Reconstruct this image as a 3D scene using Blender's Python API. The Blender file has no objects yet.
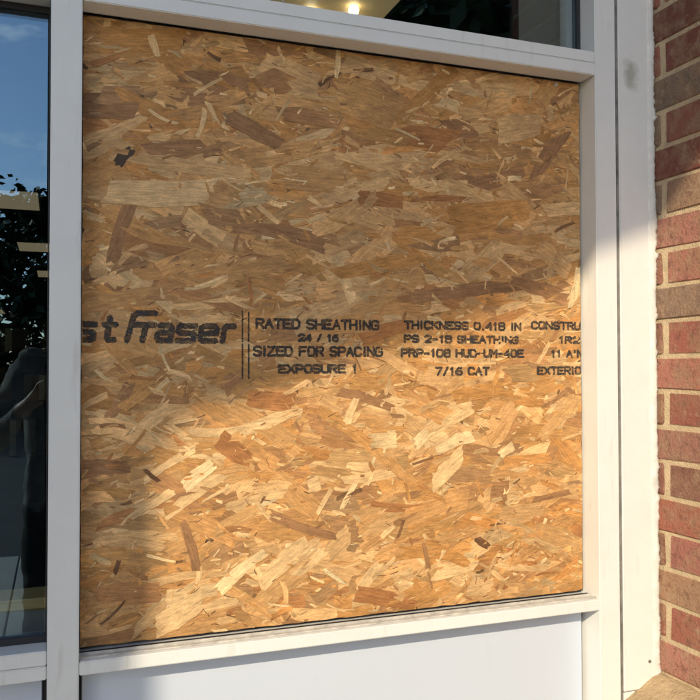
import bpy, bmesh, math, random
import numpy as np
from mathutils import Vector, Matrix, noise
from mathutils.bvhtree import BVHTree

R = math.radians
H = 1.40                      # height of the lens above the pavement; z below is measured from the lens
sc = bpy.context.scene
C = sc.collection

# ------------------------------------------------------------------ camera
cam_d = bpy.data.cameras.new('camera')
cam = bpy.data.objects.new('camera', cam_d); C.objects.link(cam)
yaw, pitch, roll = 0.3496, 0.0223, -0.0019
F = Vector((math.sin(yaw)*math.cos(pitch), math.cos(yaw)*math.cos(pitch), math.sin(pitch)))
Rt = Vector((math.cos(yaw), -math.sin(yaw), 0)); Up = Rt.cross(F)
c_, s_ = math.cos(roll), math.sin(roll)
Rr, Uu = c_*Rt+s_*Up, -s_*Rt+c_*Up
m = Matrix((Rr, Uu, -F)).transposed().to_4x4(); m.translation = (0, -1.2722, H)
cam.matrix_world = m
cam_d.sensor_width = 36; cam_d.lens = 804.96/700*36
cam_d.clip_start = 0.02; cam_d.clip_end = 2000
sc.camera = cam

# ------------------------------------------------------------------ light
SUN = Vector((-0.85, -1.0, 0.71)).normalized()
el = math.asin(SUN.z); az = math.atan2(SUN.x, SUN.y)
w = bpy.data.worlds.new('World'); sc.world = w; w.use_nodes = True
nt = w.node_tree; bg = nt.nodes['Background']
sky = nt.nodes.new('ShaderNodeTexSky'); sky.sky_type = 'NISHITA'; sky.sun_disc = False
sky.sun_elevation = el; sky.sun_rotation = az; sky.air_density = 1.0; sky.dust_density = 0.7; sky.ozone_density = 1.5
tc = nt.nodes.new('ShaderNodeTexCoord')
mp = nt.nodes.new('ShaderNodeMapping'); mp.inputs['Scale'].default_value = (3.2, 3.2, 9.0); mp.inputs['Location'].default_value = (1.3, 0.4, 0.2)
cn = nt.nodes.new('ShaderNodeTexNoise'); cn.inputs['Scale'].default_value = 1.6; cn.inputs['Detail'].default_value = 7; cn.inputs['Roughness'].default_value = .62
cr = nt.nodes.new('ShaderNodeValToRGB'); cr.color_ramp.elements[0].position = .60; cr.color_ramp.elements[1].position = .74
mx = nt.nodes.new('ShaderNodeMix'); mx.data_type = 'RGBA'; mx.inputs['B'].default_value = (9, 9, 9.3, 1)
L = nt.links.new
L(tc.outputs['Generated'], mp.inputs['Vector']); L(mp.outputs['Vector'], cn.inputs['Vector']); L(cn.outputs['Fac'], cr.inputs['Fac'])
L(cr.outputs['Color'], mx.inputs['Factor']); L(sky.outputs['Color'], mx.inputs['A']); L(mx.outputs['Result'], bg.inputs['Color'])
bg.inputs['Strength'].default_value = 0.15
sd = bpy.data.lights.new('sun', 'SUN'); sd.energy = 2.3; sd.angle = R(0.46); sd.color = (1.0, 0.83, 0.585)
so = bpy.data.objects.new('sun', sd); C.objects.link(so); so.location = (-6, -8, 8)
so.rotation_euler = (-SUN).to_track_quat('-Z', 'Y').to_euler()
vs = sc.view_settings; vs.view_transform = 'Standard'; vs.look = 'None'; vs.exposure = 1.0; vs.gamma = 1.0
cy = sc.cycles; cy.max_bounces = 5; cy.diffuse_bounces = 3; cy.glossy_bounces = 3; cy.transmission_bounces = 4; cy.transparent_max_bounces = 10
cy.caustics_reflective = False; cy.caustics_refractive = False; cy.use_adaptive_sampling = True; cy.adaptive_threshold = .02

# ------------------------------------------------------------------ materials
def mat(name, col, rough=.6, metal=0, noise_amt=0, scale=20, bump=0, bscale=200, spec=.5, col2=None):
    mt = bpy.data.materials.new(name); mt.use_nodes = True
    n = mt.node_tree; b = n.nodes['Principled BSDF']
    b.inputs['Base Color'].default_value = (*col, 1); b.inputs['Roughness'].default_value = rough
    b.inputs['Metallic'].default_value = metal; b.inputs['Specular IOR Level'].default_value = spec
    t = n.nodes.new('ShaderNodeTexCoord')
    if noise_amt or col2:
        z = n.nodes.new('ShaderNodeTexNoise'); z.inputs['Scale'].default_value = scale; z.inputs['Detail'].default_value = 8; z.inputs['Roughness'].default_value = .65
        n.links.new(t.outputs['Object'], z.inputs['Vector'])
        r = n.nodes.new('ShaderNodeValToRGB'); r.color_ramp.elements[0].position = .32; r.color_ramp.elements[1].position = .7
        c2 = col2 or tuple(c*(1-noise_amt) for c in col)
        r.color_ramp.elements[0].color = (*c2, 1); r.color_ramp.elements[1].color = (*col, 1)
        n.links.new(z.outputs['Fac'], r.inputs['Fac']); n.links.new(r.outputs['Color'], b.inputs['Base Color'])
    if bump:
        z2 = n.nodes.new('ShaderNodeTexNoise'); z2.inputs['Scale'].default_value = bscale; z2.inputs['Detail'].default_value = 6
        n.links.new(t.outputs['Object'], z2.inputs['Vector'])
        bp = n.nodes.new('ShaderNodeBump'); bp.inputs['Strength'].default_value = 1; bp.inputs['Distance'].default_value = bump
        n.links.new(z2.outputs['Fac'], bp.inputs['Height']); n.links.new(bp.outputs['Normal'], b.inputs['Normal'])
    return mt

def emat(name, col, s):
    mt = bpy.data.materials.new(name); mt.use_nodes = True
    b = mt.node_tree.nodes['Principled BSDF']; b.inputs['Base Color'].default_value = (*col, 1)
    b.inputs['Emission Color'].default_value = (*col, 1); b.inputs['Emission Strength'].default_value = s
    return mt

M = {}
M['paint'] = mat('white_painted_aluminium', (.755, .77, .75), .38, 0, .07, 9, .00012, 160)
M['trim'] = mat('white_painted_wood', (.745, .755, .735), .5, 0, .06, 14, .0003, 60)
M['panel'] = mat('white_glossy_panel', (.545, .61, .71), .22, 0, .03, 3, .00008, 6)
M['rubber'] = mat('black_rubber_gasket', (.018, .018, .02), .55)
M['dirty_metal'] = mat('dusty_bare_aluminium', (.66, .64, .58), .6, 0, .45, 60, .0002, 300)
M['caulk'] = mat('white_caulk', (.74, .74, .70), .55, 0, .2, 60, .0012, 90)
M['sealant'] = mat('grey_sealant', (.27, .26, .235), .8, 0, .6, 30, .0005, 200)
M['mortar'] = mat('tan_mortar', (.64, .50, .32), .95, 0, .26, 45, .004, 300)
M['stone'] = mat('tan_cast_stone', (.52, .385, .225), .95, 0, .4, 30, .0045, 170)
M['board'] = mat('osb_core', (.16, .09, .04), .9, 0, .5, 80, .0005, 200)
M['concrete'] = mat('pavement_concrete', (.50, .46, .40), .9, 0, .2, 3, .001, 90)
M['asphalt'] = mat('asphalt', (.055, .053, .05), .9, 0, .3, 4, .002, 80)
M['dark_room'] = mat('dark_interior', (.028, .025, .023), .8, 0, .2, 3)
M['ceiling'] = mat('dark_ceiling_tile', (.03, .027, .023), .9, 0, .25, 4)
M['grey_wall'] = mat('grey_plaster', (.50, .51, .49), .75, 0, .08, 5)
M['wood_ledge'] = mat('varnished_wood', (.62, .47, .20), .45, 0, .25, 20)
M['sky_block'] = mat('brown_stucco', (.13, .085, .06), .9, 0, .2, 8, .001, 150)  # for the added wall that holds back sky light
M['stucco'] = mat('cream_stucco', (.62, .57, .48), .9, 0, .1, 8, .001, 150)
M['soffit'] = mat('painted_soffit', (.50, .50, .48), .7, 0, .08, 6)
M['shingle'] = mat('roof_shingle', (.09, .08, .075), .9, 0, .4, 12)
M['bark'] = mat('bark', (.10, .07, .045), .95, 0, .4, 12, .01, 30)
M['leaf'] = mat('leaf', (.055, .085, .025), .7, 0, .5, 2.5)
M['lamp'] = emat('troffer_diffuser', (1.0, .80, .50), .09)
M['lamp_dim'] = emat('troffer_lens', (.80, .58, .28), .12)
M['bulb'] = emat('bulb', (1.0, .85, .55), 3.5)
M['steel'] = mat('grey_steel', (.3, .3, .3), .5, .6)
M['carton'] = mat('carton', (.25, .15, .08), .8, 0, .3, 12)

def grime(mt, s1, amt):
    n = mt.node_tree; b = n.nodes['Principled BSDF']; src = b.inputs['Base Color'].links[0].from_socket
    t = n.nodes.new('ShaderNodeTexCoord')
    for sc_, lo, hi, k_, col in ((( 55, 55, 9), .60, .78, amt, (.40, .38, .33)), ((420, 420, 160), .70, .78, amt*1.5, (.22, .20, .17))):
        q = n.nodes.new('ShaderNodeMapping'); q.inputs['Scale'].default_value = tuple(v*s1 for v in sc_); n.links.new(t.outputs['Object'], q.inputs['Vector'])
        z = n.nodes.new('ShaderNodeTexNoise'); z.inputs['Scale'].default_value = 1; z.inputs['Detail'].default_value = 4; n.links.new(q.outputs[0], z.inputs['Vector'])
        r = n.nodes.new('ShaderNodeMapRange'); r.inputs['From Min'].default_value = lo; r.inputs['From Max'].default_value = hi; r.inputs['To Max'].default_value = k_; n.links.new(z.outputs['Fac'], r.inputs['Value'])
        x = n.nodes.new('ShaderNodeMix'); x.data_type = 'RGBA'; x.inputs['B'].default_value = (*col, 1)
        n.links.new(r.outputs['Result'], x.inputs['Factor']); n.links.new(src, x.inputs['A']); src = x.outputs['Result']
    n.links.new(src, b.inputs['Base Color'])
grime(M['paint'], 1, .35); grime(M['trim'], .8, .35); grime(M['caulk'], 1.5, .5); grime(M['panel'], .5, .12)
# trim with one grey-green smudge where old paint has been rubbed
n = M['trim'].node_tree; b = n.nodes['Principled BSDF']; src = b.inputs['Base Color'].links[0].from_socket
t = n.nodes.new('ShaderNodeTexCoord'); vm = n.nodes.new('ShaderNodeMapping')
vm.inputs['Location'].default_value = (-1.043, 0, -(0.567+H)); n.links.new(t.outputs['Object'], vm.inputs['Vector'])
vs2 = n.nodes.new('ShaderNodeVectorMath'); vs2.operation = 'MULTIPLY'; vs2.inputs[1].default_value = (38, 0, 22); n.links.new(vm.outputs['Vector'], vs2.inputs[0])
zz = n.nodes.new('ShaderNodeTexNoise'); zz.inputs['Scale'].default_value = 60; n.links.new(t.outputs['Object'], zz.inputs['Vector'])
ln = n.nodes.new('ShaderNodeVectorMath'); ln.operation = 'LENGTH'; n.links.new(vs2.outputs[0], ln.inputs[0])
ad = n.nodes.new('ShaderNodeMath'); ad.operation = 'ADD'; n.links.new(ln.outputs['Value'], ad.inputs[0]); n.links.new(zz.outputs['Fac'], ad.inputs[1])
rp = n.nodes.new('ShaderNodeMapRange'); rp.inputs['From Min'].default_value = .7; rp.inputs['From Max'].default_value = 1.35; rp.inputs['To Min'].default_value = .8; rp.inputs['To Max'].default_value = 0
n.links.new(ad.outputs[0], rp.inputs['Value'])
mm = n.nodes.new('ShaderNodeMix'); mm.data_type = 'RGBA'; mm.inputs['B'].default_value = (.33, .34, .27, 1)
n.links.new(rp.outputs['Result'], mm.inputs['Factor']); n.links.new(src, mm.inputs['A']); n.links.new(mm.outputs['Result'], b.inputs['Base Color'])

# window glass: thin tinted pane, part see-through, part mirror by Fresnel
def glass():
    mt = bpy.data.materials.new('window_glass'); mt.use_nodes = True
    n = mt.node_tree; n.nodes.clear()
    o = n.nodes.new('ShaderNodeOutputMaterial'); mx = n.nodes.new('ShaderNodeMixShader')
    f = n.nodes.new('ShaderNodeFresnel'); ge = n.nodes.new('ShaderNodeNewGeometry'); m1 = n.nodes.new('ShaderNodeMath'); m1.operation = 'MULTIPLY_ADD'; m1.inputs[1].default_value = -2; m1.inputs[2].default_value = 1
    pw = n.nodes.new('ShaderNodeMath'); pw.operation = 'POWER'; pw.inputs[0].default_value = 1.9     # same index from both sides: the pane does not bend rays
    n.links.new(ge.outputs['Backfacing'], m1.inputs[0]); n.links.new(m1.outputs[0], pw.inputs[1]); n.links.new(pw.outputs[0], f.inputs['IOR'])
    tr = n.nodes.new('ShaderNodeBsdfTransparent'); tr.inputs['Color'].default_value = (.90, .93, .92, 1)
    g = n.nodes.new('ShaderNodeBsdfGlossy'); g.inputs['Roughness'].default_value = 0.004; g.inputs['Color'].default_value = (.54, .79, 1, 1)
    n.links.new(f.outputs[0], mx.inputs[0]); n.links.new(tr.outputs[0], mx.inputs[1]); n.links.new(g.outputs[0], mx.inputs[2]); n.links.new(mx.outputs[0], o.inputs[0])
    return mt
M['glass'] = glass()

def brick_mat():
    mt = bpy.data.materials.new('fired_brick'); mt.use_nodes = True
    n = mt.node_tree; b = n.nodes['Principled BSDF']; b.inputs['Roughness'].default_value = .9; b.inputs['Specular IOR Level'].default_value = .25
    oi = n.nodes.new('ShaderNodeObjectInfo'); t = n.nodes.new('ShaderNodeTexCoord')
    off = n.nodes.new('ShaderNodeVectorMath'); off.operation = 'ADD'
    sc3 = n.nodes.new('ShaderNodeVectorMath'); sc3.operation = 'SCALE'; sc3.inputs['Scale'].default_value = 37
    n.links.new(oi.outputs['Location'], sc3.inputs[0]); n.links.new(t.outputs['Object'], off.inputs[0]); n.links.new(sc3.outputs[0], off.inputs[1])
    def nz(s, d, r=.6):
        z = n.nodes.new('ShaderNodeTexNoise'); z.inputs['Scale'].default_value = s; z.inputs['Detail'].default_value = d; z.inputs['Roughness'].default_value = r
        n.links.new(off.outputs[0], z.inputs['Vector']); return z
    def rng(src, a, b_, c, d):
        r = n.nodes.new('ShaderNodeMapRange'); r.inputs['From Min'].default_value = a; r.inputs['From Max'].default_value = b_; r.inputs['To Min'].default_value = c; r.inputs['To Max'].default_value = d
        n.links.new(src, r.inputs['Value']); return r.outputs['Result']
    def mix(f, a, b_, mode='MIX'):
        x = n.nodes.new('ShaderNodeMix'); x.data_type = 'RGBA'; x.blend_type = mode
        n.links.new(f, x.inputs['Factor']); n.links.new(a, x.inputs['A'])
        if isinstance(b_, tuple): x.inputs['B'].default_value = (*b_, 1)
        else: n.links.new(b_, x.inputs['B'])
        return x.outputs['Result']
    c = oi.outputs['Color']
    c = mix(rng(nz(26, 4).outputs['Fac'], .44, .64, 0, .68), c, (.40, .26, .165))
    c = mix(rng(nz(60, 5).outputs['Fac'], .52, .70, 0, .6), c, (.17, .08, .06))
    c = mix(rng(nz(300, 3).outputs['Fac'], .58, .70, 0, .7), c, (.11, .06, .045))
    c = mix(rng(nz(34, 6, .7).outputs['Fac'], .57, .70, 0, .7), c, (.50, .39, .25))
    n.links.new(c, b.inputs['Base Color'])
    h1 = nz(150, 6, .7); bp = n.nodes.new('ShaderNodeBump'); bp.inputs['Distance'].default_value = .008; bp.inputs['Strength'].default_value = 1
    n.links.new(h1.outputs['Fac'], bp.inputs['Height']); n.links.new(bp.outputs['Normal'], b.inputs['Normal'])
    return mt
M['brick'] = brick_mat()

def strand_mat():
    mt = bpy.data.materials.new('wood_strand'); mt.use_nodes = True
    n = mt.node_tree; b = n.nodes['Principled BSDF']; b.inputs['Roughness'].default_value = .62; b.inputs['Specular IOR Level'].default_value = .35
    at = n.nodes.new('ShaderNodeAttribute'); at.attribute_name = 'scol'
    uv = n.nodes.new('ShaderNodeUVMap'); uv.uv_map = 'grain'
    def nz(sx, sy, d):
        q = n.nodes.new('ShaderNodeMapping'); q.inputs['Scale'].default_value = (sx, sy, 1); n.links.new(uv.outputs[0], q.inputs['Vector'])
        z = n.nodes.new('ShaderNodeTexNoise'); z.inputs['Scale'].default_value = 1; z.inputs['Detail'].default_value = d; z.inputs['Roughness'].default_value = .6
        n.links.new(q.outputs[0], z.inputs['Vector']); return z.outputs['Fac']
    def rng(src, a, b_, c, d):
        r = n.nodes.new('ShaderNodeMapRange'); r.inputs['From Min'].default_value = a; r.inputs['From Max'].default_value = b_; r.inputs['To Min'].default_value = c; r.inputs['To Max'].default_value = d
        n.links.new(src, r.inputs['Value']); return r.outputs['Result']
    g1 = nz(22, 700, 4); g2 = nz(34, 240, 5); g3 = nz(260, 420, 3)
    def mul(a, b_):
        x = n.nodes.new('ShaderNodeMath'); x.operation = 'MULTIPLY'; n.links.new(a, x.inputs[0]); n.links.new(b_, x.inputs[1]); return x.outputs[0]
    v = mul(mul(rng(g1, .3, .7, .84, 1.12), rng(g2, .3, .7, .72, 1.2)), rng(g3, .55, .72, 1.04, .70))
    tco = n.nodes.new('ShaderNodeTexCoord')
    def oz(sx, sz, d, r=.6):
        q = n.nodes.new('ShaderNodeMapping'); q.inputs['Scale'].default_value = (sx, 1, sz); n.links.new(tco.outputs['Object'], q.inputs['Vector'])
        z = n.nodes.new('ShaderNodeTexNoise'); z.inputs['Scale'].default_value = 1; z.inputs['Detail'].default_value = d; z.inputs['Roughness'].default_value = r
        n.links.new(q.outputs[0], z.inputs['Vector']); return z.outputs['Fac']
    v = mul(mul(v, rng(oz(36, 90, 6, .7), .32, .68, .77, 1.2)), rng(oz(110, 420, 4, .7), .62, .70, 1.0, .62))
    x = n.nodes.new('ShaderNodeVectorMath'); x.operation = 'SCALE'; n.links.new(at.outputs['Color'], x.inputs[0]); n.links.new(v, x.inputs['Scale'])
    n.links.new(x.outputs[0], b.inputs['Base Color'])
    bp = n.nodes.new('ShaderNodeBump'); bp.inputs['Distance'].default_value = .0013; bp.inputs['Strength'].default_value = 1
    n.links.new(mul(g1, g2), bp.inputs['Height']); n.links.new(bp.outputs['Normal'], b.inputs['Normal'])
    return mt
M['strand'] = strand_mat()

def ink_mat():
    mt = bpy.data.materials.new('stamp_ink'); mt.use_nodes = True
    n = mt.node_tree; b = n.nodes['Principled BSDF']; b.inputs['Base Color'].default_value = (.032, .029, .027, 1); b.inputs['Roughness'].default_value = .7
    t = n.nodes.new('ShaderNodeTexCoord'); z = n.nodes.new('ShaderNodeTexNoise'); z.inputs['Scale'].default_value = 110; z.inputs['Detail'].default_value = 4
    n.links.new(t.outputs['Object'], z.inputs['Vector'])
    r = n.nodes.new('ShaderNodeMapRange'); r.inputs['From Min'].default_value = .36; r.inputs['From Max'].default_value = .62; r.inputs['To Min'].default_value = 1.0; r.inputs['To Max'].default_value = .58
    n.links.new(z.outputs['Fac'], r.inputs['Value']); n.links.new(r.outputs['Result'], b.inputs['Alpha'])
    return mt
M['ink'] = ink_mat()

# ------------------------------------------------------------------ helpers
def link(name, me, material, parent=None):
    o = bpy.data.objects.new(name, me); C.objects.link(o)
    if material and not me.materials: me.materials.append(material)
    if parent:
        o.parent = parent
        o.matrix_parent_inverse = Matrix.Translation(parent['_w']).inverted() if '_w' in parent else Matrix()
    return o

def from_bm(name, bm, material, parent=None, smooth=False):
    me = bpy.data.meshes.new(name); bm.normal_update(); bm.to_mesh(me); bm.free()
    if smooth:
        for f in me.polygons: f.use_smooth = True
    return link(name, me, material, parent)

def box_bm(x0, x1, y0, y1, z0, z1, bev=0, bm=None, seg=1):
    own = bm is None; bm = bm or bmesh.new()
    vs = [bm.verts.new((x, y, z+H)) for x in (x0, x1) for y in (y0, y1) for z in (z0, z1)]
    fs = []
    for q in ((0,1,3,2), (4,6,7,5), (0,4,5,1), (2,3,7,6), (0,2,6,4), (1,5,7,3)):
        fs.append(bm.faces.new([vs[i] for i in q]))
    if bev:
        es = {e for f in fs for e in f.edges}
        bmesh.ops.bevel(bm, geom=list(es), offset=bev, segments=seg, affect='EDGES')
    return bm

def box(name, x0, x1, y0, y1, z0, z1, material, parent=None, bev=0, seg=1):
    bm = box_bm(x0, x1, y0, y1, z0, z1, bev, seg=seg)
    bmesh.ops.recalc_face_normals(bm, faces=bm.faces)
    return from_bm(name, bm, material, parent)

def thing(name, label, cat, loc, group=None):
    o = bpy.data.objects.new(name, None); C.objects.link(o)
    o.empty_display_size = .1
    o.location = (loc[0], loc[1], loc[2]+H); o['_w'] = [loc[0], loc[1], loc[2]+H]
    return tag(o, label, cat, group)

def tag(o, label, cat, group=None):
    o['label'] = label; o['category'] = cat
    if group: o['group'] = group
    return o

def struct(o):
    o['kind'] = 'structure'; return o

def tube(bm, pts, radii, n=8):
    rings = []
    for i, p in enumerate(pts):
        p = Vector(p); a = Vector(pts[max(i-1, 0)]); b = Vector(pts[min(i+1, len(pts)-1)])
        d = (b-a).normalized(); u = d.orthogonal().normalized(); v = d.cross(u)
        rings.append([bm.verts.new(p+radii[i]*(math.cos(2*math.pi*k/n)*u+math.sin(2*math.pi*k/n)*v)) for k in range(n)])
    for r0, r1 in zip(rings, rings[1:]):
        for k in range(n): bm.faces.new((r0[k], r0[(k+1) % n], r1[(k+1) % n], r1[k]))
    bm.faces.new(rings[0][::-1]); bm.faces.new(rings[-1])

# ------------------------------------------------------------------ setting
D = 0.0465                                   # recess of panes and panel behind the frame face
Zt0, Zt1 = 0.5582, 0.6036                    # transom bar
Xm0, Xm1 = -0.0107, 0.0339                   # mullion
Xj0, Xj1 = 0.9633, 1.0101                    # right jamb
Xb = 1.0981                                  # brick face
G = -H
def sheet(name, x0, x1, y0, y1, z, material):
    bm = bmesh.new(); bm.faces.new([bm.verts.new(v) for v in ((x0,y0,z+H), (x1,y0,z+H), (x1,y1,z+H), (x0,y1,z+H))])
    return struct(from_bm(name, bm, material))
sheet('ground', -400, 400, -400, 400, G-.14, M['asphalt'])
pv = struct(box('pavement', -30, 30, -5.2, .05, G-.13, G-.012, M['sealant'], None, .01))
me_ = None
for ix in range(-6, 6):
    for iy in range(4):
        if me_ is None:
            sl = box('slab', -.645, .645, -.645, .645, -H-.006, -H+.006, M['concrete'], None, .004); me_ = sl.data
        else:
            sl = bpy.data.objects.new('slab', me_); C.objects.link(sl)
        sl.location = (ix*1.3+.4, -.62-iy*1.3, -.006); sl.parent = pv
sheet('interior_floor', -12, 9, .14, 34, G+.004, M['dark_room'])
struct(box('interior_ceiling', -12, 9, .36, 34, 1.9, 1.96, M['ceiling']))

# building shell around the shop front
bw = thing('shop_building', 'brick shop building round the boarded window', 'building', (3, .3, G))
box('upper_wall', -12, 9, .115, .35, 1.42, 5.2, M['stucco'], bw)
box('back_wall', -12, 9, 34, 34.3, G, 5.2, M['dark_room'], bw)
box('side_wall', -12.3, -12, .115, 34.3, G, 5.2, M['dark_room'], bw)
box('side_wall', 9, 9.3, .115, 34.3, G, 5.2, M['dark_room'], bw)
box('front_wall', 1.16, 9, .13, .35, G, 1.42, M['dark_room'], bw)
box('front_wall', -12, -2.5, .06, .35, G, 1.42, M['stucco'], bw)
box('sky_block_wall', -2.85, -2.5, -2.2, .115, G, 3.4, M['sky_block'], bw)  # unseen wall, added to keep sky light off the shaded bricks
box('roof', -12.3, 9.3, .1, 34.3, 5.2, 5.4, M['shingle'], bw)
box('grey_pilaster', 1.043, 1.155, .118, .40, G, 1.9, M['grey_wall'], bw, .004)

# ------------------------------------------------------------------ storefront frame
fr = thing('storefront_frame', 'white aluminium storefront frame around the boarded opening', 'window frame', (.5, .05, G))
P = M['paint']
def bar(name, *a, bev=.0014, m=P, parent=fr): return box(name, *a, m, parent, bev, 2)
mu = bar('mullion', Xm0, Xm1, 0, .114, G+.002, 1.40)
bar('mullion', -1.25, -1.205, 0, .114, G+.002, 1.40); bar('mullion', -2.45, -2.405, 0, .114, G+.002, 1.40)
bar('jamb', Xj0, Xj1, 0, .114, G+.002, 1.40)
bays = [(Xm1, Xj0), (-1.205, Xm0), (-2.405, -1.25)]
for i, (a, b) in enumerate(bays):
    a += .0006; b -= .0006
    bar('transom_bar', a, b, 0.0006, .114, .5818, Zt1)
    bar('glazing_stop', a, b, 0, .044, Zt0, .5812)
    bar('head_bar', a, b, .0003, .114, 1.352, 1.398)
    bar('base_bar', a, b, .0003, .114, G+.002, G+.10)
    bar('sill_bar', a, b, 0, .114, -.4571, -.4368)
    if i:
        bar('glazing_stop', a, b, .0004, .044, -.4362, -.4148)
    # panes
    if i: box('pane', a+.004, b-.004, D, D+.006, -.413, Zt0-.002, M['glass'], fr)
    box('pane', a+.004, b-.004, D, D+.006, Zt1+.002, 1.35, M['glass'], fr)
    # rubber gaskets round the panes
    for z0, z1 in ([(.5480, Zt0-.0004), (-.4144, -.4045)] if i else []) + [(Zt1+.0004, Zt1+.009)]:
        box('gasket', a+.001, b-.001, D-.003, D+.012, z0, z1, M['rubber'], fr)
    gw = .0025 if i else .0085
    for x0, x1 in ((a+.0008, a+gw), (b-gw, b-.0008)):
        box('gasket', x0, x1, D-.003, D+.012, Zt1+.009, 1.35, M['rubber'], fr)
        if i: box('gasket', x0, x1, D-.003, D+.012, -.4045, .5480, M['rubber'], fr)
    # spandrel below
    sp = box('lower_panel', a+.005, b-.0065, D, D+.02, G+.104, -.4595, M['panel'], fr, .0012)
    box('gasket', a+.0005, b-.0005, D+.010, D+.03, G+.101, -.4575, M['rubber'], sp)
# exposed pocket under the boarded bay, where the stop is missing
a, b = Xm1+.0006, Xj0-.0006
bar('stop_rib', a, b, .010, .0125, -.4366, -.4338, bev=.0004, m=M['dirty_metal'])
bar('stop_rib', a, b, .024, .0268, -.4366, -.4318, bev=.0004, m=M['dirty_metal'])
bar('gasket', a, b, .0345, .0385, -.4366, -.4332, bev=.001, m=M['rubber'])
bar('gasket', a, b, .0142, .0225, -.4366, -.4352, bev=.0005, m=M['dirty_metal'])
# dark backing pocket behind the board edges
box('gasket', a, b, D+.0165, D+.03, -.4366, Zt0-.0004, M['rubber'], fr)

# sealant joint and trim board with caulk
tr = thing('jamb_trim', 'white painted trim board caulked against the brick', 'trim', (1.05, 0, -.6155))
bm = box_bm(1.0152, 1.0870, -.0032, .022, -.6155, 1.40, .0016, seg=2)
bmesh.ops.recalc_face_normals(bm, faces=bm.faces)
tb = from_bm('trim_board', bm, M['trim'], tr)
box('sealant', Xj1+.0002, 1.0150, -.0004, .02, -.7, 1.40, M['sealant'], tr)
box('base_block', 1.0146, 1.0465, -.0010, .02, G+.01, -.6185, M['trim'], tr, .0012)

random.seed(4)
def caulk_bead():
    bm = bmesh.new(); n = 560; rows = []
    for i in range(n+1):
        z = -.60+ (1.40+.60)*i/n
        rg_ = .35+1.3*abs(noise.noise(Vector((3, 1, z*7)))); e = noise.noise(Vector((0, 3.1, z*23)))*.0036*rg_+noise.noise(Vector((5, 0, z*85)))*.0036*rg_+noise.noise(Vector((5, 7, z*200)))*.0016+noise.noise(Vector((5, 7, z*6)))*.003
        l = noise.noise(Vector((9, 2, z*25)))*.0030
        bul = .0035+noise.noise(Vector((2, 8, z*60)))*.0016
        rows.append([bm.verts.new(v) for v in ((1.0815+l, -.0030, z+H), (1.0850+l*.6, -.0046, z+H), (1.0905, -.0036-bul, z+H), (1.0950, -.0040-bul*.8, z+H), (Xb+.0004, -.0036-abs(bul)*.45-e*2.1, z+H), (Xb+.002, .002, z+H))])
    for r0, r1 in zip(rows, rows[1:]):
        for k in range(5): bm.faces.new((r0[k], r0[k+1], r1[k+1], r1[k]))
    return bm
cb = from_bm('caulk_bead', caulk_bead(), M['caulk'], tb, True)

# ------------------------------------------------------------------ brick pier
pier = thing('brick_pier', 'red brick pier with tan mortar right of the white trim', 'pier', (1.4, -.2, G))
random.seed(11)
YF, XR = -.427, 1.72                         # outer face and right end of the pier
COURSE = .0677; ZJ = .6984                   # a bed joint lies at ZJ - n*COURSE
core = bmesh.new(); box_bm(Xb+.0032, XR-.003, YF+.0032, .12, G+.001, 1.40, 0, core)
bmesh.ops.recalc_face_normals(core, faces=core.faces)
from_bm('mortar', core, M['mortar'], pier)
RED, PINK, DRED, TAN, GREY, BRN, MAU = (.39,.145,.105), (.48,.22,.165), (.23,.085,.062), (.41,.255,.165), (.29,.21,.145), (.33,.165,.115), (.40,.18,.14)
# colour of the bricks beside the trim, course by course downward from the joint at ZJ
sliver = {-1: RED, 1: RED, 3: GREY, 5: GREY, 7: BRN, 9: BRN, 11: BRN, 13: BRN, 15: BRN, 17: RED}
mainc = {-2: RED, -1: MAU, 0: DRED, 1: DRED, 2: GREY, 3: RED, 4: DRED, 5: TAN, 6: PINK, 7: PINK, 8: GREY, 9: RED, 10: PINK, 11: RED, 12: MAU, 13: BRN, 14: RED, 15: MAU, 16: TAN, 17: RED, 18: PINK}
cache = {}
def brick_mesh(dx, dy, dz):
    k = (round(dx, 3), round(dy, 3), random.randrange(5))
    if k in cache: return cache[k]
    bm = bmesh.new(); bmesh.ops.create_cube(bm, size=1)
    for v in bm.verts: v.co = Vector((v.co.x*dx, v.co.y*dy, v.co.z*dz))
    bmesh.ops.bevel(bm, geom=bm.edges[:], offset=.0026, segments=1, affect='EDGES')
    for v in bm.verts: v.co += Vector((random.uniform(-.0011, .0011), random.uniform(-.0018, .0018), random.uniform(-.0019, .0019)))
    me = bpy.data.meshes.new('brick'); bm.normal_update(); bm.to_mesh(me); bm.free(); me.materials.append(M['brick'])
    cache[k] = me; return me
def vary(c, s=.1):
    k = 1+random.uniform(-s, s); return tuple(max(.01, x*k*(1+random.uniform(-.05, .05))) for x in c)
def brick(x0, x1, y0, y1, z0, z1, col):
    me = brick_mesh(x1-x0, y1-y0, z1-z0)
    o = bpy.data.objects.new('brick', me); C.objects.link(o); o.parent = pier
    o.matrix_parent_inverse = Matrix.Translation(pier['_w']).inverted()
    o.location = ((x0+x1)/2+random.uniform(-.0006, .0009), (y0+y1)/2, (z0+z1)/2+H+random.uniform(-.0006, .0006))
    o.rotation_euler = (random.uniform(-.006, .006), random.uniform(-.004, .004), random.uniform(-.004, .004))
    o.color = (*vary(col), 1)
pal = [RED, PINK, DRED, TAN, GREY, BRN, MAU, RED, PINK, MAU]
J = .0046
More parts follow.
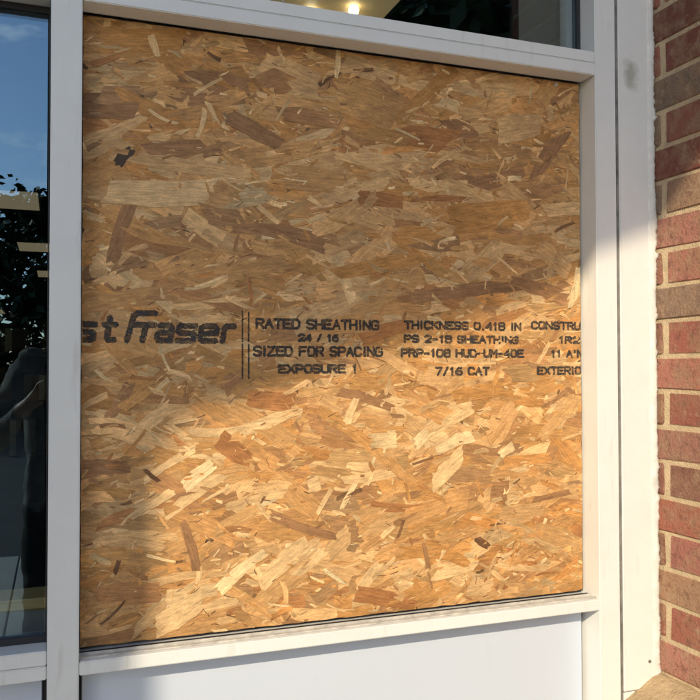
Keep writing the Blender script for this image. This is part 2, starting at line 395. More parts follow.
for n in range(-10, 31):
    zt, zb = ZJ-n*COURSE-J, ZJ-(n+1)*COURSE+J
    if zb < G: zb = G+.002
    if zt > 1.395: zt = 1.395
    if zt-zb < .02: continue
    c = lambda: random.choice(pal)
    dep = .092
    if n % 2:
        brick(Xb, Xb+dep, -.0185, .11, zb, zt, sliver.get(n, c()))
        brick(Xb, Xb+dep, -.2270, -.0345, zb, zt, mainc.get(n, c()))
        brick(Xb, Xb+dep, YF, -.2380, zb, zt, c())
        xs = Xb+dep+.011
    else:
        brick(Xb, Xb+dep, -.1245, .06, zb, zt, mainc.get(n, c()))
        brick(Xb, Xb+dep, -.3235, -.1355, zb, zt, c())
        brick(Xb, Xb+.190, YF, YF+dep, zb, zt, c())
        xs = Xb+.190+.011
    while xs < XR-.03:
        xe = min(xs+.192, XR); brick(xs, xe, YF, YF+dep, zb, zt, c()); xs = xe+.011

# sloped cast stone on the plinth at the foot of the pier
def cap():
    bm = bmesh.new(); nx, ny = 26, 40; g = []
    for i in range(nx+1):
        row = []
        for j in range(ny+1):
            x = .985+(1.112-.985)*i/nx; y = .004+(YF-.09-.004)*j/ny
            z = -.588-.58*max(0, 1.094-x)+noise.noise(Vector((x*22, y*22, 1)))*.0035+noise.noise(Vector((x*90, y*90, 4)))*.0012
            row.append(bm.verts.new((x, y, z+H)))
        g.append(row)
    for i in range(nx):
        for j in range(ny): bm.faces.new((g[i][j], g[i][j+1], g[i+1][j+1], g[i+1][j]))
    edge = [g[0][j] for j in range(ny+1)]+[g[i][ny] for i in range(1, nx+1)]
    low = [bm.verts.new((v.co.x, v.co.y, -.76+H)) for v in edge]
    for k in range(len(edge)-1): bm.faces.new((edge[k], edge[k+1], low[k+1], low[k]))
    bmesh.ops.recalc_face_normals(bm, faces=bm.faces)
    return bm
from_bm('sloped_cap_stone', cap(), M['stone'], pier, True)
box('plinth', 1.0, 1.112, YF-.08, -.004, G+.001, -.75, M['stone'], pier, .004)

# ------------------------------------------------------------------ strand board
osb = thing('strand_board', 'oriented strand board sheet stamped with black print filling the window', 'board', (.5, D, -.43))
BX0, BX1, BZ0, BZ1 = .0365, .9608, -.4305, .5562
box('board_core', BX0, BX1, D+.0016, D+.0135, BZ0, BZ1, M['board'], osb)
rng = random.Random(23)
COL = {'w': (.80, .58, .30), 'c': (.72, .48, .23), 'l': (.61, .375, .165), 't': (.52, .285, .105), 'g': (.49, .24, .070), 'b': (.32, .165, .072), 'r': (.36, .155, .052), 'd': (.13, .062, .030), 'k': (.045, .032, .028)}
MEAN = (.52, .283, .105)
HAND = [
(107,524,171,39,7,'g'),(143,529,50,11,-74,'c'),(179,531,29,11,7,'d'),(238,474,111,25,-1,'b'),(232,465,57,6,35,'c'),
(372,497,102,57,-13,'l'),(77,415,86,41,3,'b'),(100,337,35,16,48,'k'),(158,287,171,43,4,'c'),(100,227,120,22,73,'b'),
(220,403,50,8,75,'c'),(248,417,55,8,-52,'c'),(84,381,103,18,27,'l'),(191,359,122,22,8,'b'),(227,332,154,23,-3,'l'),
(354,220,164,24,-8,'b'),(626,419,108,44,-5,'r'),(698,443,54,36,10,'b'),(825,457,98,52,14,'l'),(775,360,126,31,17,'b'),
(759,285,171,52,10,'g'),(675,387,83,9,33,'l'),(711,330,94,9,-23,'l'),(652,306,105,10,4,'r'),(506,468,136,73,-12,'t'),
(890,409,105,31,57,'b'),(848,212,130,9,-7,'l'),(471,156,86,18,-68,'c'),(652,245,162,36,7,'g'),(541,298,85,25,-3,'r'),
(144,-171,29,7,-42,'d'),(204,-290,90,15,-75,'b'),(290,-336,98,20,36,'w'),(365,-331,106,31,37,'c'),(407,-331,66,18,37,'c'),
(218,-175,60,23,36,'w'),(144,-217,76,12,30,'c'),(172,-155,93,13,31,'c'),(279,-133,67,35,-40,'r'),(395,-268,126,16,-22,'b'),
(218,-207,89,9,-3,'b'),(188,-393,83,36,27,'c'),(141,-399,59,19,34,'l'),(85,-382,50,4,42,'d'),(91,-312,24,7,75,'d'),
(340,-53,79,30,-5,'r'),(434,-228,50,9,59,'c'),(414,-199,24,24,16,'c'),(294,-86,184,18,11,'c'),(618,-127,33,22,41,'w'),
(684,-137,80,24,16,'w'),(670,-182,79,31,40,'c'),(644,-132,48,18,25,'c'),(574,-247,108,17,-8,'r'),(793,-154,32,17,29,'w'),
(478,-223,51,9,59,'w'),(484,-74,48,14,66,'c'),(741,-323,28,14,-39,'d'),(948,-314,28,21,-29,'r'),(517,-367,58,20,50,'c'),
(683,-369,89,18,8,'c'),(545,-408,116,27,-16,'r'),(905,-242,112,11,9,'b'),(792,-219,33,12,83,'c'),(510,-56,103,17,-17,'b'),
(948,155,84,18,72,'w'),(444,109,128,31,20,'l'),(269,162,202,29,12,'t'),(444,326,146,38,0,'t'),(537,182,173,24,13,'g'),
(823,71,126,27,31,'l'),(779,-50,191,29,3,'g'),(633,-345,160,28,-11,'g'),(94,-49,61,18,60,'b'),(72,-158,74,25,2,'b'),
(109,108,154,28,9,'t'),(337,369,176,36,11,'t'),(311,400,98,28,-25,'b'),(867,148,130,27,-15,'b'),(717,143,229,25,8,'b')]
specs = []      # (x, z, L, W, angle, colour, rank)
def rc(weights, con=.42):
    k = rng.choices(list(weights), list(weights.values()))[0]; c = COL[k]
    v = 1+rng.gauss(0, .08); h = rng.gauss(0, .04); c = tuple(c[i]*(1-con)+MEAN[i]*con for i in range(3))
    return tuple(min(.9, max(.02, c[i]*v*(1+(h, 0, -h)[i]))) for i in range(3))
WA = {'l': 3, 't': 5, 'g': 5, 'b': 1.2, 'r': .6, 'c': 1}
WB = {'l': 5, 't': 6, 'g': 5, 'b': 2.4, 'r': .8, 'c': 3}
WD = {'w': 2.2, 'c': 5, 'l': 4, 't': 3, 'g': 3, 'b': 2.2, 'r': .9, 'd': .35}
def rp(): return rng.uniform(BX0, BX1), rng.uniform(BZ0, BZ1)
for i in range(950):
    x, z = rp(); specs.append((x, z, rng.uniform(.085, .165), rng.uniform(.018, .046), rng.gauss(3, 15), rc(WA), rng.uniform(0, .5)))
for i in range(1150):
    x, z = rp(); specs.append((x, z, rng.uniform(.05, .15), rng.uniform(.012, .038), rng.gauss(4, 18), rc(WB, .30), rng.uniform(.4, .82)))
for h in HAND:
    c = COL[h[5]]; v = 1+rng.gauss(0, .04)
    specs.append((h[0]/1000, h[1]/1000, h[2]/1000, h[3]/1000, h[4], tuple((q*.94+MEAN[e]*.06)*v for e, q in enumerate(c)), rng.uniform(.88, .98) if h[5] in 'cw' else rng.uniform(.78, .95)))
for i in range(2700):
    x, z = rp(); a = rng.gauss(4, 26) if rng.random() < .65 else rng.uniform(-85, 85)
    small = rng.random() < .66
    Lx = rng.uniform(.006, .018) if small else rng.uniform(.016, .055)
    Wx = rng.uniform(.0015, .005) if small else rng.uniform(.002, .010)
    specs.append((x, z, Lx, Wx, a, rc(WD, .18), rng.uniform(.45, 1)))
for i in range(900):
    x, z = rp(); a = rng.gauss(4, 24) if rng.random() < .8 else rng.uniform(-85, 85)
    specs.append((x, z, rng.uniform(.004, .018), rng.uniform(.0006, .0016), a, rc({'d': 3, 'b': 3, 'c': 1.5, 'w': 1}, .05), rng.uniform(.6, 1)))
specs.sort(key=lambda s: s[6])
N = len(specs)
def strand_geo(s, k):
    x, z, Ln, W, a, col, rk = s
    a = R(a); ca, sa = math.cos(a), math.sin(a)
    n = 7 if Ln > .05 else 5 if Ln > .025 else 3
    bow = rng.gauss(0, .035)*Ln; tap = rng.gauss(0, .14); sk = rng.gauss(0, .45)*W
    up, lo = [], []
    for i in range(n+1):
        u = -Ln/2+Ln*i/n; f = i/n-.5
        hw = W/2*(1+tap*f*2)*(1-.12*abs(f*2)**3)
        b = bow*(1-4*f*f)
        up.append((u+rng.gauss(0, .012)*Ln+sk/2, b+hw*(1+rng.gauss(0, .11 if W < .02 else .06)))); lo.append((u+rng.gauss(0, .012)*Ln-sk/2, b-hw*(1+rng.gauss(0, .11 if W < .02 else .06))))
    ne = 4 if W > .018 else 3 if W > .009 else 1
    def torn(sg):
        out = []
        for q in range(ne):
            t_ = (q+1)/(ne+1)+rng.uniform(-.08, .08)
            out.append((sg*(Ln/2+rng.gauss(0, .13)*min(W, .016))+sk*(t_-.5), W*(t_-.5)*.9))
        return out
    poly = lo+torn(1)+up[::-1]+torn(-1)[::-1]
    gr = rng.gauss(0, .13)
    h = .0016*k/N; tilt = rng.gauss(0, .010); tl = rng.gauss(0, .004)
    th = .00055
    ou, ov = rng.uniform(0, 50), rng.uniform(0, 50)
    V, UV, GC = [], [], []
    for u, v in poly:
        GC.append(1+gr*max(-1, min(1, 2*u/Ln))+rng.gauss(0, .035))
        X, Z = x+u*ca-v*sa, z+u*sa+v*ca
        jx, jz = noise.noise(Vector((X*45, 3, 1)))*.0016+noise.noise(Vector((X*200, 3, 1)))*.0008, noise.noise(Vector((Z*45, 9, 1)))*.0014+noise.noise(Vector((Z*200, 9, 1)))*.0008
        X = min(BX1-.001+jz, max(BX0+jz, X)); Z = min(BZ1-.001+jx, max(BZ0+jx, Z))
        y = D+.0012-h-max(-.0003, min(.0003, v*tilt+u*tl))
        V.append((X, y, Z+H)); UV.append((u+ou, v+ov))
    m_ = len(V)
    V2 = V+[(p[0], p[1]+th, p[2]) for p in V]
    Fc = [list(range(m_))]+[[i, (i+1) % m_, m_+(i+1) % m_, m_+i][::-1] for i in range(m_)]
    return V2, Fc, UV+UV, GC+GC
geos = [strand_geo(s, k) for k, s in enumerate(specs)]
# how much of each strand shows: paint ids on a 2 mm grid
gx = np.arange(BX0, BX1, .002); gz = np.arange(BZ0, BZ1, .002); ids = np.full((len(gz), len(gx)), -1)
for k, s in enumerate(specs):
    x, z, Ln, W, a, col, rk = s; r = Ln/2
    i0, i1 = np.searchsorted(gx, (x-r, x+r)); j0, j1 = np.searchsorted(gz, (z-r, z+r))
    if i1 <= i0 or j1 <= j0: continue
    XX, ZZ = np.meshgrid(gx[i0:i1]-x, gz[j0:j1]-z); ca, sa = math.cos(R(a)), math.sin(R(a))
    ins = (np.abs(XX*ca+ZZ*sa) < Ln/2) & (np.abs(-XX*sa+ZZ*ca) < W/2)
    ids[j0:j1, i0:i1][ins] = k
cnt = np.bincount(ids[ids >= 0].ravel(), minlength=N)
big = set(np.argsort(-cnt)[:300].tolist())
def strand_mesh(name, idx):
    V, Fc, UV, CO = [], [], [], []
    for k in idx:
        v, f, uv, gc = geos[k]; o = len(V)
        V += v; Fc += [[i+o for i in q] for q in f]; UV += uv; CO += [[c*g for c in specs[k][5]] for g in gc]
    me = bpy.data.meshes.new(name); me.from_pydata(V, [], Fc)
    at = me.color_attributes.new('scol', 'FLOAT_COLOR', 'POINT')
    at.data.foreach_set('color', np.c_[np.array(CO), np.ones(len(CO))].astype(np.float32).ravel())
    ul = me.uv_layers.new(name='grain'); li = np.zeros(len(me.loops), dtype=np.int32); me.loops.foreach_get('vertex_index', li)
    ul.data.foreach_set('uv', np.array(UV, dtype=np.float32)[li].ravel())
    me.materials.append(M['strand']); return me, V, Fc
for k in sorted(big):
    me, _, _ = strand_mesh('strand', [k]); link('strand', me, None, osb)
me, _, _ = strand_mesh('fine_strands', [k for k in range(N) if k not in big])
fs = link('fine_strands', me, None, osb); fs['kind'] = 'stuff'
AV, AF = [], []
for v, f, uv, gc in geos:
    o = len(AV); AV += v; AF += [[i+o for i in q] for q in f]
bvh = BVHTree.FromPolygons(AV, AF)

# stamped print: strokes laid on the uneven strands as a thin film of ink
G1 = {'R': [[(0,0),(0,1),(.8,1),(1,.85),(1,.65),(.8,.5),(0,.5)],[(.5,.5),(1,0)]], 'A': [[(0,0),(.5,1),(1,0)],[(.2,.36),(.8,.36)]],
'T': [[(0,1),(1,1)],[(.5,1),(.5,0)]], 'E': [[(1,1),(0,1),(0,0),(1,0)],[(0,.52),(.85,.52)]], 'D': [[(0,0),(0,1),(.7,1),(1,.75),(1,.25),(.7,0),(0,0)]],
'S': [[(1,.88),(.8,1),(.2,1),(0,.85),(0,.65),(.2,.53),(.8,.47),(1,.34),(1,.15),(.8,0),(.2,0),(0,.12)]], 'H': [[(0,0),(0,1)],[(1,0),(1,1)],[(0,.5),(1,.5)]],
'I': [[(.5,0),(.5,1)]], 'N': [[(0,0),(0,1),(1,0),(1,1)]], 'G': [[(1,.85),(.8,1),(.2,1),(0,.8),(0,.2),(.2,0),(.8,0),(1,.15),(1,.48),(.55,.48)]],
'2': [[(0,.82),(.2,1),(.8,1),(1,.82),(1,.65),(0,0),(1,0)]], '4': [[(.8,0),(.8,1),(0,.32),(1,.32)]], '/': [[(.1,-.05),(.9,1.05)]], '1': [[(.25,.8),(.55,1),(.55,0)]],
'6': [[(.9,1),(.4,.95),(0,.5),(0,.2),(.2,0),(.8,0),(1,.2),(1,.4),(.8,.56),(.1,.5)]], 'Z': [[(0,1),(1,1),(0,0),(1,0)]], 'F': [[(1,1),(0,1),(0,0)],[(0,.52),(.8,.52)]],
'O': [[(.2,0),(0,.2),(0,.8),(.2,1),(.8,1),(1,.8),(1,.2),(.8,0),(.2,0)]], 'P': [[(0,0),(0,1),(.8,1),(1,.85),(1,.62),(.8,.47),(0,.47)]],
'C': [[(1,.82),(.8,1),(.2,1),(0,.8),(0,.2),(.2,0),(.8,0),(1,.18)]], 'X': [[(0,0),(1,1)],[(0,1),(1,0)]], 'U': [[(0,1),(0,.2),(.2,0),(.8,0),(1,.2),(1,1)]],
'K': [[(0,0),(0,1)],[(1,1),(0,.42)],[(.3,.6),(1,0)]], '.': [[(.4,0),(.55,0)]], '0': [[(.2,0),(0,.2),(0,.8),(.2,1),(.8,1),(1,.8),(1,.2),(.8,0),(.2,0)]],
'8': [[(.2,.53),(0,.7),(0,.85),(.2,1),(.8,1),(1,.85),(1,.7),(.8,.53),(.2,.53),(0,.36),(0,.15),(.2,0),(.8,0),(1,.15),(1,.36),(.8,.53)]], '-': [[(.1,.45),(.9,.45)]],
'M': [[(0,0),(0,1),(.5,.4),(1,1),(1,0)]], '7': [[(0,1),(1,1),(.35,0)]], "'": [[(.5,1),(.5,.75)]]}
CELL = .0007
def ink(name, strokes, wd, label, wear=.0):
    cells = set()
    for (x0, z0), (x1, z1) in strokes:
        ax, bx = min(x0, x1)-wd, max(x0, x1)+wd; az_, bz = min(z0, z1)-wd, max(z0, z1)+wd
        dx, dz = x1-x0, z1-z0; l2 = dx*dx+dz*dz+1e-12
        for i in range(int(ax/CELL)-1, int(bx/CELL)+2):
            px = (i+.5)*CELL
            if px < .0375 or px > .9600: continue
            for j in range(int(math.floor(az_/CELL))-1, int(bz/CELL)+2):
                pz = (j+.5)*CELL
                t_ = max(0, min(1, ((px-x0)*dx+(pz-z0)*dz)/l2))
                q = math.hypot(px-x0-t_*dx, pz-z0-t_*dz)
                if q < wd/2*(1+.28*noise.noise(Vector((px*330, pz*330, 2)))): cells.add((i, j))
    V, Fc, idx = [], [], {}
    def node(i, j):
        if (i, j) in idx: return idx[i, j]
        h = bvh.ray_cast(Vector((i*CELL, -.05, j*CELL+H)), Vector((0, 1, 0)), .2)
        y = h[0].y if h[0] else D+.0016
        idx[i, j] = len(V); V.append((i*CELL, y-.00012, j*CELL+H)); return idx[i, j]
    for i, j in cells:
        nv = noise.noise(Vector((i*CELL*95, j*CELL*140, 17.3)))+.5*noise.noise(Vector((i*CELL*30, j*CELL*40, 3)))
        if nv > .74-wear: continue
        q = [node(i, j), node(i+1, j), node(i+1, j+1), node(i, j+1)]
        ys = [V[k][1] for k in q]
        if max(ys)-min(ys) > .0012: continue
        Fc.append(q)
    me = bpy.data.meshes.new(name); me.from_pydata(V, [], Fc)
    o = link(name, me, M['ink'], osb); o['label'] = label
    return o
def text_strokes(txt, x0, x1, zb, zt, wd, gap=.34):
    adv = {'I': .45, '.': .5, ' ': .55, "'": .5, '1': .75, '-': .85, '/': .8}
    tot = sum(adv.get(c, 1.0) for c in txt)+gap*(len(txt)-1); cw = (x1-x0-wd)/tot; x = x0+wd/2
    zb += wd/2; zt -= wd/2; out = []
    for c in txt:
        a = adv.get(c, 1.0)
        for st in G1.get(c, []):
            pts = [(x+u*cw*a, zb+v*(zt-zb)) for u, v in st]; out += list(zip(pts, pts[1:]))
        x += (a+gap)*cw
    return out
TX = [('RATED SHEATHING', .312, .536, .0655, .0845, .05), ('24 / 16', .386, .461, .0445, .0590, .0), ('SIZED FOR SPACING', .308, .543, .0190, .0380, .0), ('EXPOSURE 1', .351, .496, -.0100, .0070, .0),
('THICKNESS 0.418 IN', .583, .826, .0685, .0855, -.04), ('PS 2-18 SHEATHING', .583, .820, .0440, .0600, .16), ('PRP-108 HUD-UM-40E', .577, .832, .0180, .0350, .08), ('7/16 CAT', .644, .758, -.0150, .0020, .02),
('CONSTRUCTION', .847, 1.035, .0720, .0890, .04), ('1R24', .908, .976, .0455, .0610, .12), ('11 A\'N', .890, .966, .0180, .0350, .16), ('EXTERIOR', .859, .976, -.0145, .0025, .0)]
words = ['rated sheathing', 'twenty-four over sixteen', 'sized for spacing', 'exposure one', 'thickness', 'standard number', 'approval numbers', 'category fraction', 'line cut off by the jamb', 'short cut off code', 'faint cut off code', 'exterior line cut off by the jamb']
for (t_, x0, x1, zb, zt, wr), wo in zip(TX, words):
    ink('printed_line', text_strokes(t_, x0, x1, zb, zt, .0046), .0046, 'small black stamped print, '+wo, wr)
def logo():
    zb, zx = .0412, .0725; o = []
    def put(x0, x1, sts):
        for st in sts:
            pts = [(x0+.0036+u*(x1-x0-.0072)+.13*v*(zx-zb-.0072)-.002, zb+.0036+v*(zx-zb-.0072)) for u, v in st]; o.extend(zip(pts, pts[1:]))
    S = [[(1,1),(.1,1),(0,.9),(0,.62),(.1,.52),(.9,.48),(1,.38),(1,.1),(.9,0),(0,0)]]
    put(.028, .0585, S)
    put(.066, .090, [[(.4,1.42),(.35,.12),(.5,0),(1,0)], [(0,1),(1,1)]])
    put(.103, .148, [[(1,1.80),(.30,1.80),(.14,1.6),(.0,0)], [(.12,1.02),(.62,1.02)]])
    put(.127, .149, [[(.0,0),(.12,.85),(.4,1.02),(1,1.02)]])
    put(.149, .178, [[(.15,1),(.85,1),(1,.85),(1,0),(.15,0),(0,.12),(0,.4),(.15,.52),(1,.52)]])
    put(.182, .215, S)
    put(.218, .251, [[(1,0),(.15,0),(0,.15),(0,.85),(.15,1),(.85,1),(1,.85),(1,.55),(.05,.46)]])
    put(.255, .279, [[(0,0),(.05,.85),(.25,1),(1,1)]])
    return o
ink('printed_logo', logo(), .0098, 'large bold black stamped lettering cut off by the mullion', -.30)
ink('printed_rule', [((.2905, .0945), (.2905, .0445)), ((.3010, .0945), (.3010, .0445)), ((.2905, .0400), (.2905, -.0170)), ((.3010, .0400), (.3010, -.0170))], .0030, 'double black stamped upright rule')

# ------------------------------------------------------------------ inside the shop
lights = [(-1.40, -.20, 7.9, 8.9), (-.56, .70, 11.6, 12.5), (-.36, .90, 15.2, 16.3), (-3.0, -1.65, 26.5, 28.5)]
lab = ['nearest bright ceiling panel seen through the left pane', 'second bright ceiling panel seen through the left pane', 'third small ceiling panel seen through the left pane', 'farthest tiny ceiling panel low in the left pane']
for (x0, x1, y0, y1), lb in zip(lights, lab):
    t_ = thing('ceiling_light', lb, 'ceiling light', ((x0+x1)/2, (y0+y1)/2, 1.85), 'ceiling lights inside the shop')
    box('housing', x0-.03, x1+.03, y0-.03, y1+.03, 1.875, 1.899, M['steel'], t_)
    box('diffuser', x0, x1, y0, y1, 1.868, 1.874, M['lamp'], t_)
t_ = thing('ceiling_light', 'warm ceiling fixture with bright bulbs above the transom bar', 'ceiling light', (1.3, 2.6, 1.85), 'ceiling lights inside the shop')
box('housing', .75, 1.66, 2.25, 3.05, 1.875, 1.899, M['steel'], t_)
dfz = box('diffuser', .78, 1.63, 2.28, 3.02, 1.868, 1.874, M['lamp_dim'], t_)
for x, y in ((1.235, 2.70), (1.455, 2.71), (1.43, 2.585), (1.12, 2.5)):
    bm = bmesh.new(); bmesh.ops.create_uvsphere(bm, u_segments=12, v_segments=8, radius=.028)
    bmesh.ops.translate(bm, verts=bm.verts, vec=(x, y, 1.845+H)); from_bm('bulb', bm, M['bulb'], dfz, True)
il = thing('inside_ledge', 'wooden ledge just inside the left pane', 'ledge', (-.6, .3, G))
box('ledge_top', -2.4, .0, .182, .262, -.405, -.385, M['wood_ledge'], il, .004)
box('ledge_front', -2.39, -.01, .19, .255, G+.005, -.4055, M['steel'], il)
random.seed(3)
sh = thing('display_shelf', 'dim display shelf deep inside the shop behind the left pane', 'shelf', (-1.5, 6, G))
for z in (-1.2, -.75, -.30, .10): box('shelf_board', -3.2, .6, 5.8, 6.3, z, z+.03, M['dark_room'], sh)
box('shelf_back', -3.2, .6, 6.31, 6.34, G+.01, .45, M['dark_room'], sh)
for x in (-3.2, -1.3, .57): box('upright', x, x+.03, 5.82, 6.29, G+.01, .45, M['dark_room'], sh)
for cn_, (x, wd_, z, h_) in enumerate(((-.52, .30, .131, .20), (-.12, .22, .131, .26), (-.60, .26, -.269, .28), (-.25, .28, -.269, .22), (.12, .30, -.269, .30), (-.50, .34, -.719, .30), (-.08, .30, -.719, .24))):
    t_ = thing('carton', 'dim carton inside the shop, '+('left one on the top shelf', 'right taller one on the top shelf', 'left one on the middle shelf', 'low one amid the middle shelf', 'right one on the middle shelf', 'left one on the lower shelf', 'right one on the lower shelf')[cn_], 'carton', (x, 6.0, z), 'cartons on the shelf')
    cb_ = box('carton_body', x, x+wd_, 5.84, 6.2, z, z+h_, M['carton'], t_, .004); box('tape', x+wd_/2-.025, x+wd_/2+.025, 5.836, 5.84, z+.01, z+h_-.004, M['wood_ledge'], cb_)

# ------------------------------------------------------------------ made-up roof and columns, out of view, that cast the window's shadow edges
po = thing('shade_caster_roof', 'unseen gabled roof added to cast the slanted shadow', 'roof', (.5, -1.7, 2.2))
YO = -3.5; k0 = .995*-YO-.107
def slab(name, x0, x1, f, t, y0, y1, m_):
    bm = bmesh.new(); v = [bm.verts.new((x, y, f(x)+dz+H)) for x in (x0, x1) for y in (y0, y1) for dz in (0, t)]
    for q in ((0,1,3,2), (4,6,7,5), (0,4,5,1), (2,3,7,6), (0,2,6,4), (1,5,7,3)): bm.faces.new([v[i] for i in q])
    bmesh.ops.recalc_face_normals(bm, faces=bm.faces); return from_bm(name, bm, m_, po)
fl = lambda x: .335*x+k0
XA = .9; frr = lambda x: fl(XA)-.335*(x-XA)
slab('soffit', -4.2, XA, fl, .20, YO, -1.9, M['soffit']); slab('soffit', XA, 6.0, frr, .20, YO, -1.9, M['soffit'])
slab('shingles', -4.25, XA, lambda x: fl(x)+.204, .03, YO-.03, -1.9, M['shingle']); slab('shingles', XA, 6.05, lambda x: frr(x)+.204, .03, YO-.03, -1.9, M['shingle'])
def column(x0, label):  # made-up column; the left one casts the upright shadow edge
    pc = thing('shade_caster_column', label, 'column', (x0+.22, YO+.27, G), 'added columns of the shadow-casting roof')
    box('shaft', x0, x0+.46, YO+.05, YO+.51, G+.12, max(min(fl(x0), frr(x0)), min(fl(x0+.46), frr(x0+.46)))+.03, M['stucco'], pc)
    box('base', x0-.05, x0+.46+.002, YO+.0, YO+.56, G+.001, G+.12, M['stucco'], pc, .01)
    return pc
# right front corner of the left column stands on the line of the upright shadow edge
xc = .112-.85*(-YO-.05)
pc = column(xc-.46, 'unseen left stucco column added to cast the upright shadow')
column(5.2, 'unseen right stucco column of the added roof')
bm = bmesh.new(); x1 = xc; zc = fl(xc)
pr = [(x1-.001, zc-.11), (x1+.04, zc-.05), (x1+.10, fl(x1+.10)-.0), (x1-.001, zc)]
v0 = [bm.verts.new((x, YO+.052, z+H)) for x, z in pr]; v1 = [bm.verts.new((x, YO+.14, z+H)) for x, z in pr]
bm.faces.new(v0); bm.faces.new(v1[::-1])
for i in range(4): bm.faces.new((v0[i], v1[i], v1[(i+1) % 4], v0[(i+1) % 4]))
bmesh.ops.recalc_face_normals(bm, faces=bm.faces); from_bm('shade_caster_brace', bm, M['soffit'], po)  # added block, shaped to round the corner of the cast shadow

# ------------------------------------------------------------------ trees across the parking lot (mirrored in the panes)
def tree(x, y, h, r, seed, label):
    rg = random.Random(seed); g = G-.14
    t_ = thing('shade_tree', label, 'tree', (x, y, g), 'trees across the lot')
    bm = bmesh.new(); top = h*.45
    tube(bm, [(x, y, g+H), (x+.05, y, g+H+top*.5), (x-.03, y+.05, g+H+top), (x, y, g+H+h*.8)], [.22, .17, .14, .04])
    for k in range(9):
        a = rg.uniform(0, 6.28); z = rg.uniform(.3, .65)*h; q = r*rg.uniform(.5, .85)
        tube(bm, [(x, y, g+H+z), (x+math.cos(a)*q*.5, y+math.sin(a)*q*.5, g+H+z+q*.35), (x+math.cos(a)*q, y+math.sin(a)*q, g+H+z+q*.6)], [.09, .06, .02], 6)
    from_bm('trunk', bm, M['bark'], t_, True)
    V, Fc = [], []
    cl = []
    for k in range(95):
        a = rg.uniform(0, 6.28); zf = rg.uniform(.14, 1); rad = r*math.sin(math.pi*min(1, max(.05, (zf-.05)*.97)))**.6*rg.uniform(.3, 1)
        cl.append((x+math.cos(a)*rad, y+math.sin(a)*rad, g+H+zf*h, rg.uniform(.35, .85)*r*.34))
    for cx, cy, cz, cr_ in cl:
        for k in range(95):
            d_ = Vector((rg.gauss(0, 1), rg.gauss(0, 1), rg.gauss(0, .8))).normalized()*cr_*rg.uniform(.3, 1.15)
            c = Vector((cx, cy, cz))+d_; s = rg.uniform(.08, .2)*(1.6 if h > 9 else 1)
            u = Vector((rg.gauss(0, 1), rg.gauss(0, 1), rg.gauss(0, .6))).normalized(); v = u.orthogonal().normalized()
            o = len(V); V += [c-u*s, c-v*s*.5, c+u*s, c+v*s*.5]; Fc.append((o, o+1, o+2, o+3))
    me = bpy.data.meshes.new('crown'); me.from_pydata(V, [], Fc); link('crown', me, M['leaf'], t_)
tree(-.9, -21, 5.6, 3.2, 1, 'leafy tree mirrored in the left pane under blue sky')
tree(-7.5, -23, 5.0, 3.2, 2, 'lower leafy tree left of the mirrored one')
tree(4.6, -20, 5.4, 3.3, 5, 'leafy tree right of the mirrored one')
tree(6.3, -10.5, 9.6, 4.2, 7, 'tall leafy tree added to darken the transom pane')  # added to block the bright sky mirrored in the transom pane

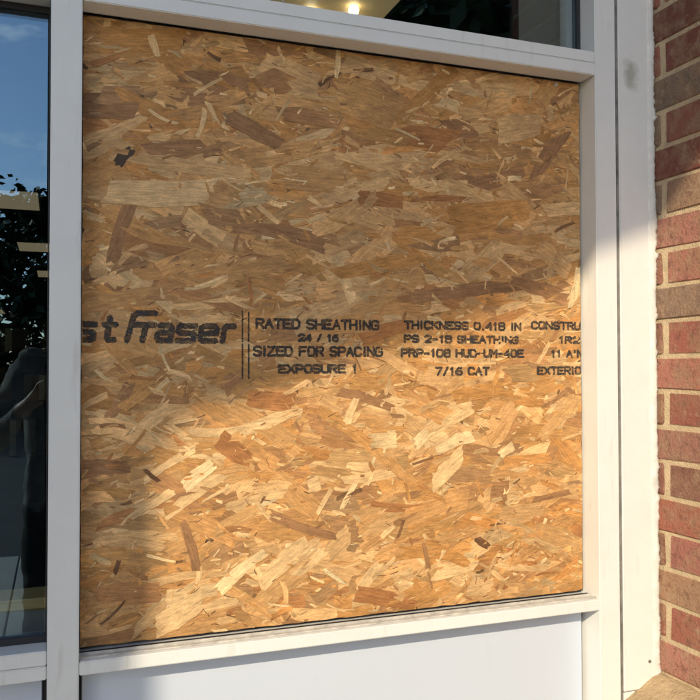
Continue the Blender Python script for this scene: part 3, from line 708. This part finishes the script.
# ------------------------------------------------------------------ the person taking the picture (mirrored in the left pane)
def person():
    V, E, Rd = [], [], []
    def v(p, r, par=None):
        V.append((p[0]+(.06 if p[1] < -1.5 else 0), p[1], p[2]+H)); Rd.append(r if isinstance(r, tuple) else (r, r))
        if par is not None: E.append((par, len(V)-1))
        return len(V)-1
    pel = v((0, -1.80, -.50), (.165, .12))
    s1 = v((0, -1.80, -.28), (.15, .11), pel); ch = v((0, -1.79, -.08), (.165, .12), s1); nb = v((0, -1.775, .06), (.075, .07), ch)
    nk = v((0, -1.765, .115), .052, nb); j = v((0, -1.745, .165), (.062, .075), nk); hd = v((0, -1.755, .235), (.078, .095), j); tp = v((0, -1.765, .295), (.066, .08), hd)
    no = v((0, -1.655, .205), .012, hd)
    for sx in (-1, 1):
        e_ = v((sx*.083, -1.765, .215), .014, hd)
        sh = v((sx*.165, -1.785, .015), .068, ch); el_ = v((sx*.265, -1.62, -.26), .046, sh); wr = v((sx*.10, -1.405, -.13), .027, el_)
        pm = v((sx*.060, -1.345, -.095), (.034, .018), wr)
        for k, (dz, ln) in enumerate(((.030, .9), (.010, 1.0), (-.010, .95), (-.028, .75))):
            a_ = v((sx*.052, -1.318, -.080+dz), .0088, pm); b_ = v((sx*(.052-.018*ln), -1.3095, -.072+dz), .0082, a_); v((sx*(.052-.040*ln), -1.3085, -.070+dz), .0075, b_)
        t1 = v((sx*.045, -1.345, -.050), .0105, pm); v((sx*.022, -1.336, -.035), .009, t1)
        hp = v((sx*.09, -1.80, -.58), .098, pel); kn = v((sx*.105, -1.775, -.95), .062, hp); an = v((sx*.11, -1.81, -1.31), .043, kn); v((sx*.125, -1.66, -1.362), .036, an)
    me = bpy.data.meshes.new('person'); me.from_pydata(V, E, [])
    o = bpy.data.objects.new('person', me); C.objects.link(o)
    md = o.modifiers.new('skin', 'SKIN'); md.use_smooth_shade = True
    sk = me.skin_vertices[0].data
    for i, r in enumerate(Rd): sk[i].radius = r
    sk[pel].use_root = True
    sb = o.modifiers.new('sub', 'SUBSURF'); sb.levels = 3; sb.render_levels = 3
    dg = bpy.context.evaluated_depsgraph_get(); dg.update()
    m2 = bpy.data.meshes.new_from_object(o.evaluated_get(dg)); o.modifiers.clear(); o.data = m2; m2.name = 'person'
    m2.materials.clear()
    for q in m2.vertices:
        z = q.co.z-H
        if z < .07 and q.co.y < -1.42:
            q.co += q.normal*(noise.noise(Vector((q.co.x*14, q.co.y*14, q.co.z*22)))*.014+noise.noise(Vector((q.co.x*40+q.co.z*30, q.co.y*40, q.co.z*18)))*.006)
    for mm_ in (mat('skin', (.42, .26, .19), .55), mat('grey_sweater', (.20, .20, .21), .9, 0, .4, 25), mat('dark_trousers', (.03, .032, .04), .9, 0, .2, 50), mat('dark_shoes', (.03, .025, .02), .6)): m2.materials.append(mm_)
    for f in m2.polygons:
        c = f.center; z = c.z-H; f.use_smooth = True
        f.material_index = 3 if z < -1.32 else 2 if z < -.50 else 0 if z > .085 or c.y > -1.40 else 1
    tag(o, 'person in grey sweater holding up a phone, mirrored in the left pane', 'person')
    # hair, eyes
    bm = bmesh.new(); bmesh.ops.create_uvsphere(bm, u_segments=20, v_segments=12, radius=1)
    for q in bm.verts: q.co = Vector((q.co.x*.090, q.co.y*.104, q.co.z*.098))*(1+.05*noise.noise(q.co*4))+Vector((.06, -1.772, .262+H))
    kill = [q for q in bm.verts if q.co.y > -1.735 and q.co.z-H < .285 or q.co.z-H < .17]
    bmesh.ops.delete(bm, geom=kill, context='VERTS'); hr = from_bm('hair', bm, mat('dark_hair', (.03, .02, .015), .7, 0, .3, 80), None, True); hr.parent = o
    for sx in (-1, 1):
        bm = bmesh.new(); bmesh.ops.create_uvsphere(bm, u_segments=8, v_segments=6, radius=.011); bmesh.ops.translate(bm, verts=bm.verts, vec=(.06+sx*.031, -1.672, .228+H))
        ey = from_bm('eye', bm, mat('eye', (.08, .06, .05), .2), None, True); ey.parent = o
person()
ph = thing('phone', 'dark phone held up in both hands', 'phone', (0, -1.30, -.13))
box('phone_body', -.036, .036, -1.3005, -1.2925, -.125, .022, M['rubber'], ph, .003)
tree(8.6, -15.5, 12.5, 5.0, 9, 'tallest leafy tree added behind to close sky gaps in the transom')  # second added tree, fills sky gaps mirrored in the transom

# nail in the foot of the trim, screw at the top corner of the board
bm = bmesh.new(); bmesh.ops.create_cone(bm, cap_ends=True, segments=14, radius1=.0036, radius2=.003, depth=.002, matrix=Matrix.Translation((1.0745, -.0036, -.565+H)) @ Matrix.Rotation(R(90), 4, 'X'))
from_bm('nail_head', bm, M['sealant'], tr)
bm = bmesh.new(); bmesh.ops.create_cone(bm, cap_ends=True, segments=14, radius1=.0042, radius2=.003, depth=.004, matrix=Matrix.Translation((.905, D-.003, .5475+H)) @ Matrix.Rotation(R(90), 4, 'X'))
from_bm('screw', bm, M['dirty_metal'], osb)

for o in bpy.data.objects:
    if '_w' in o: del o['_w']
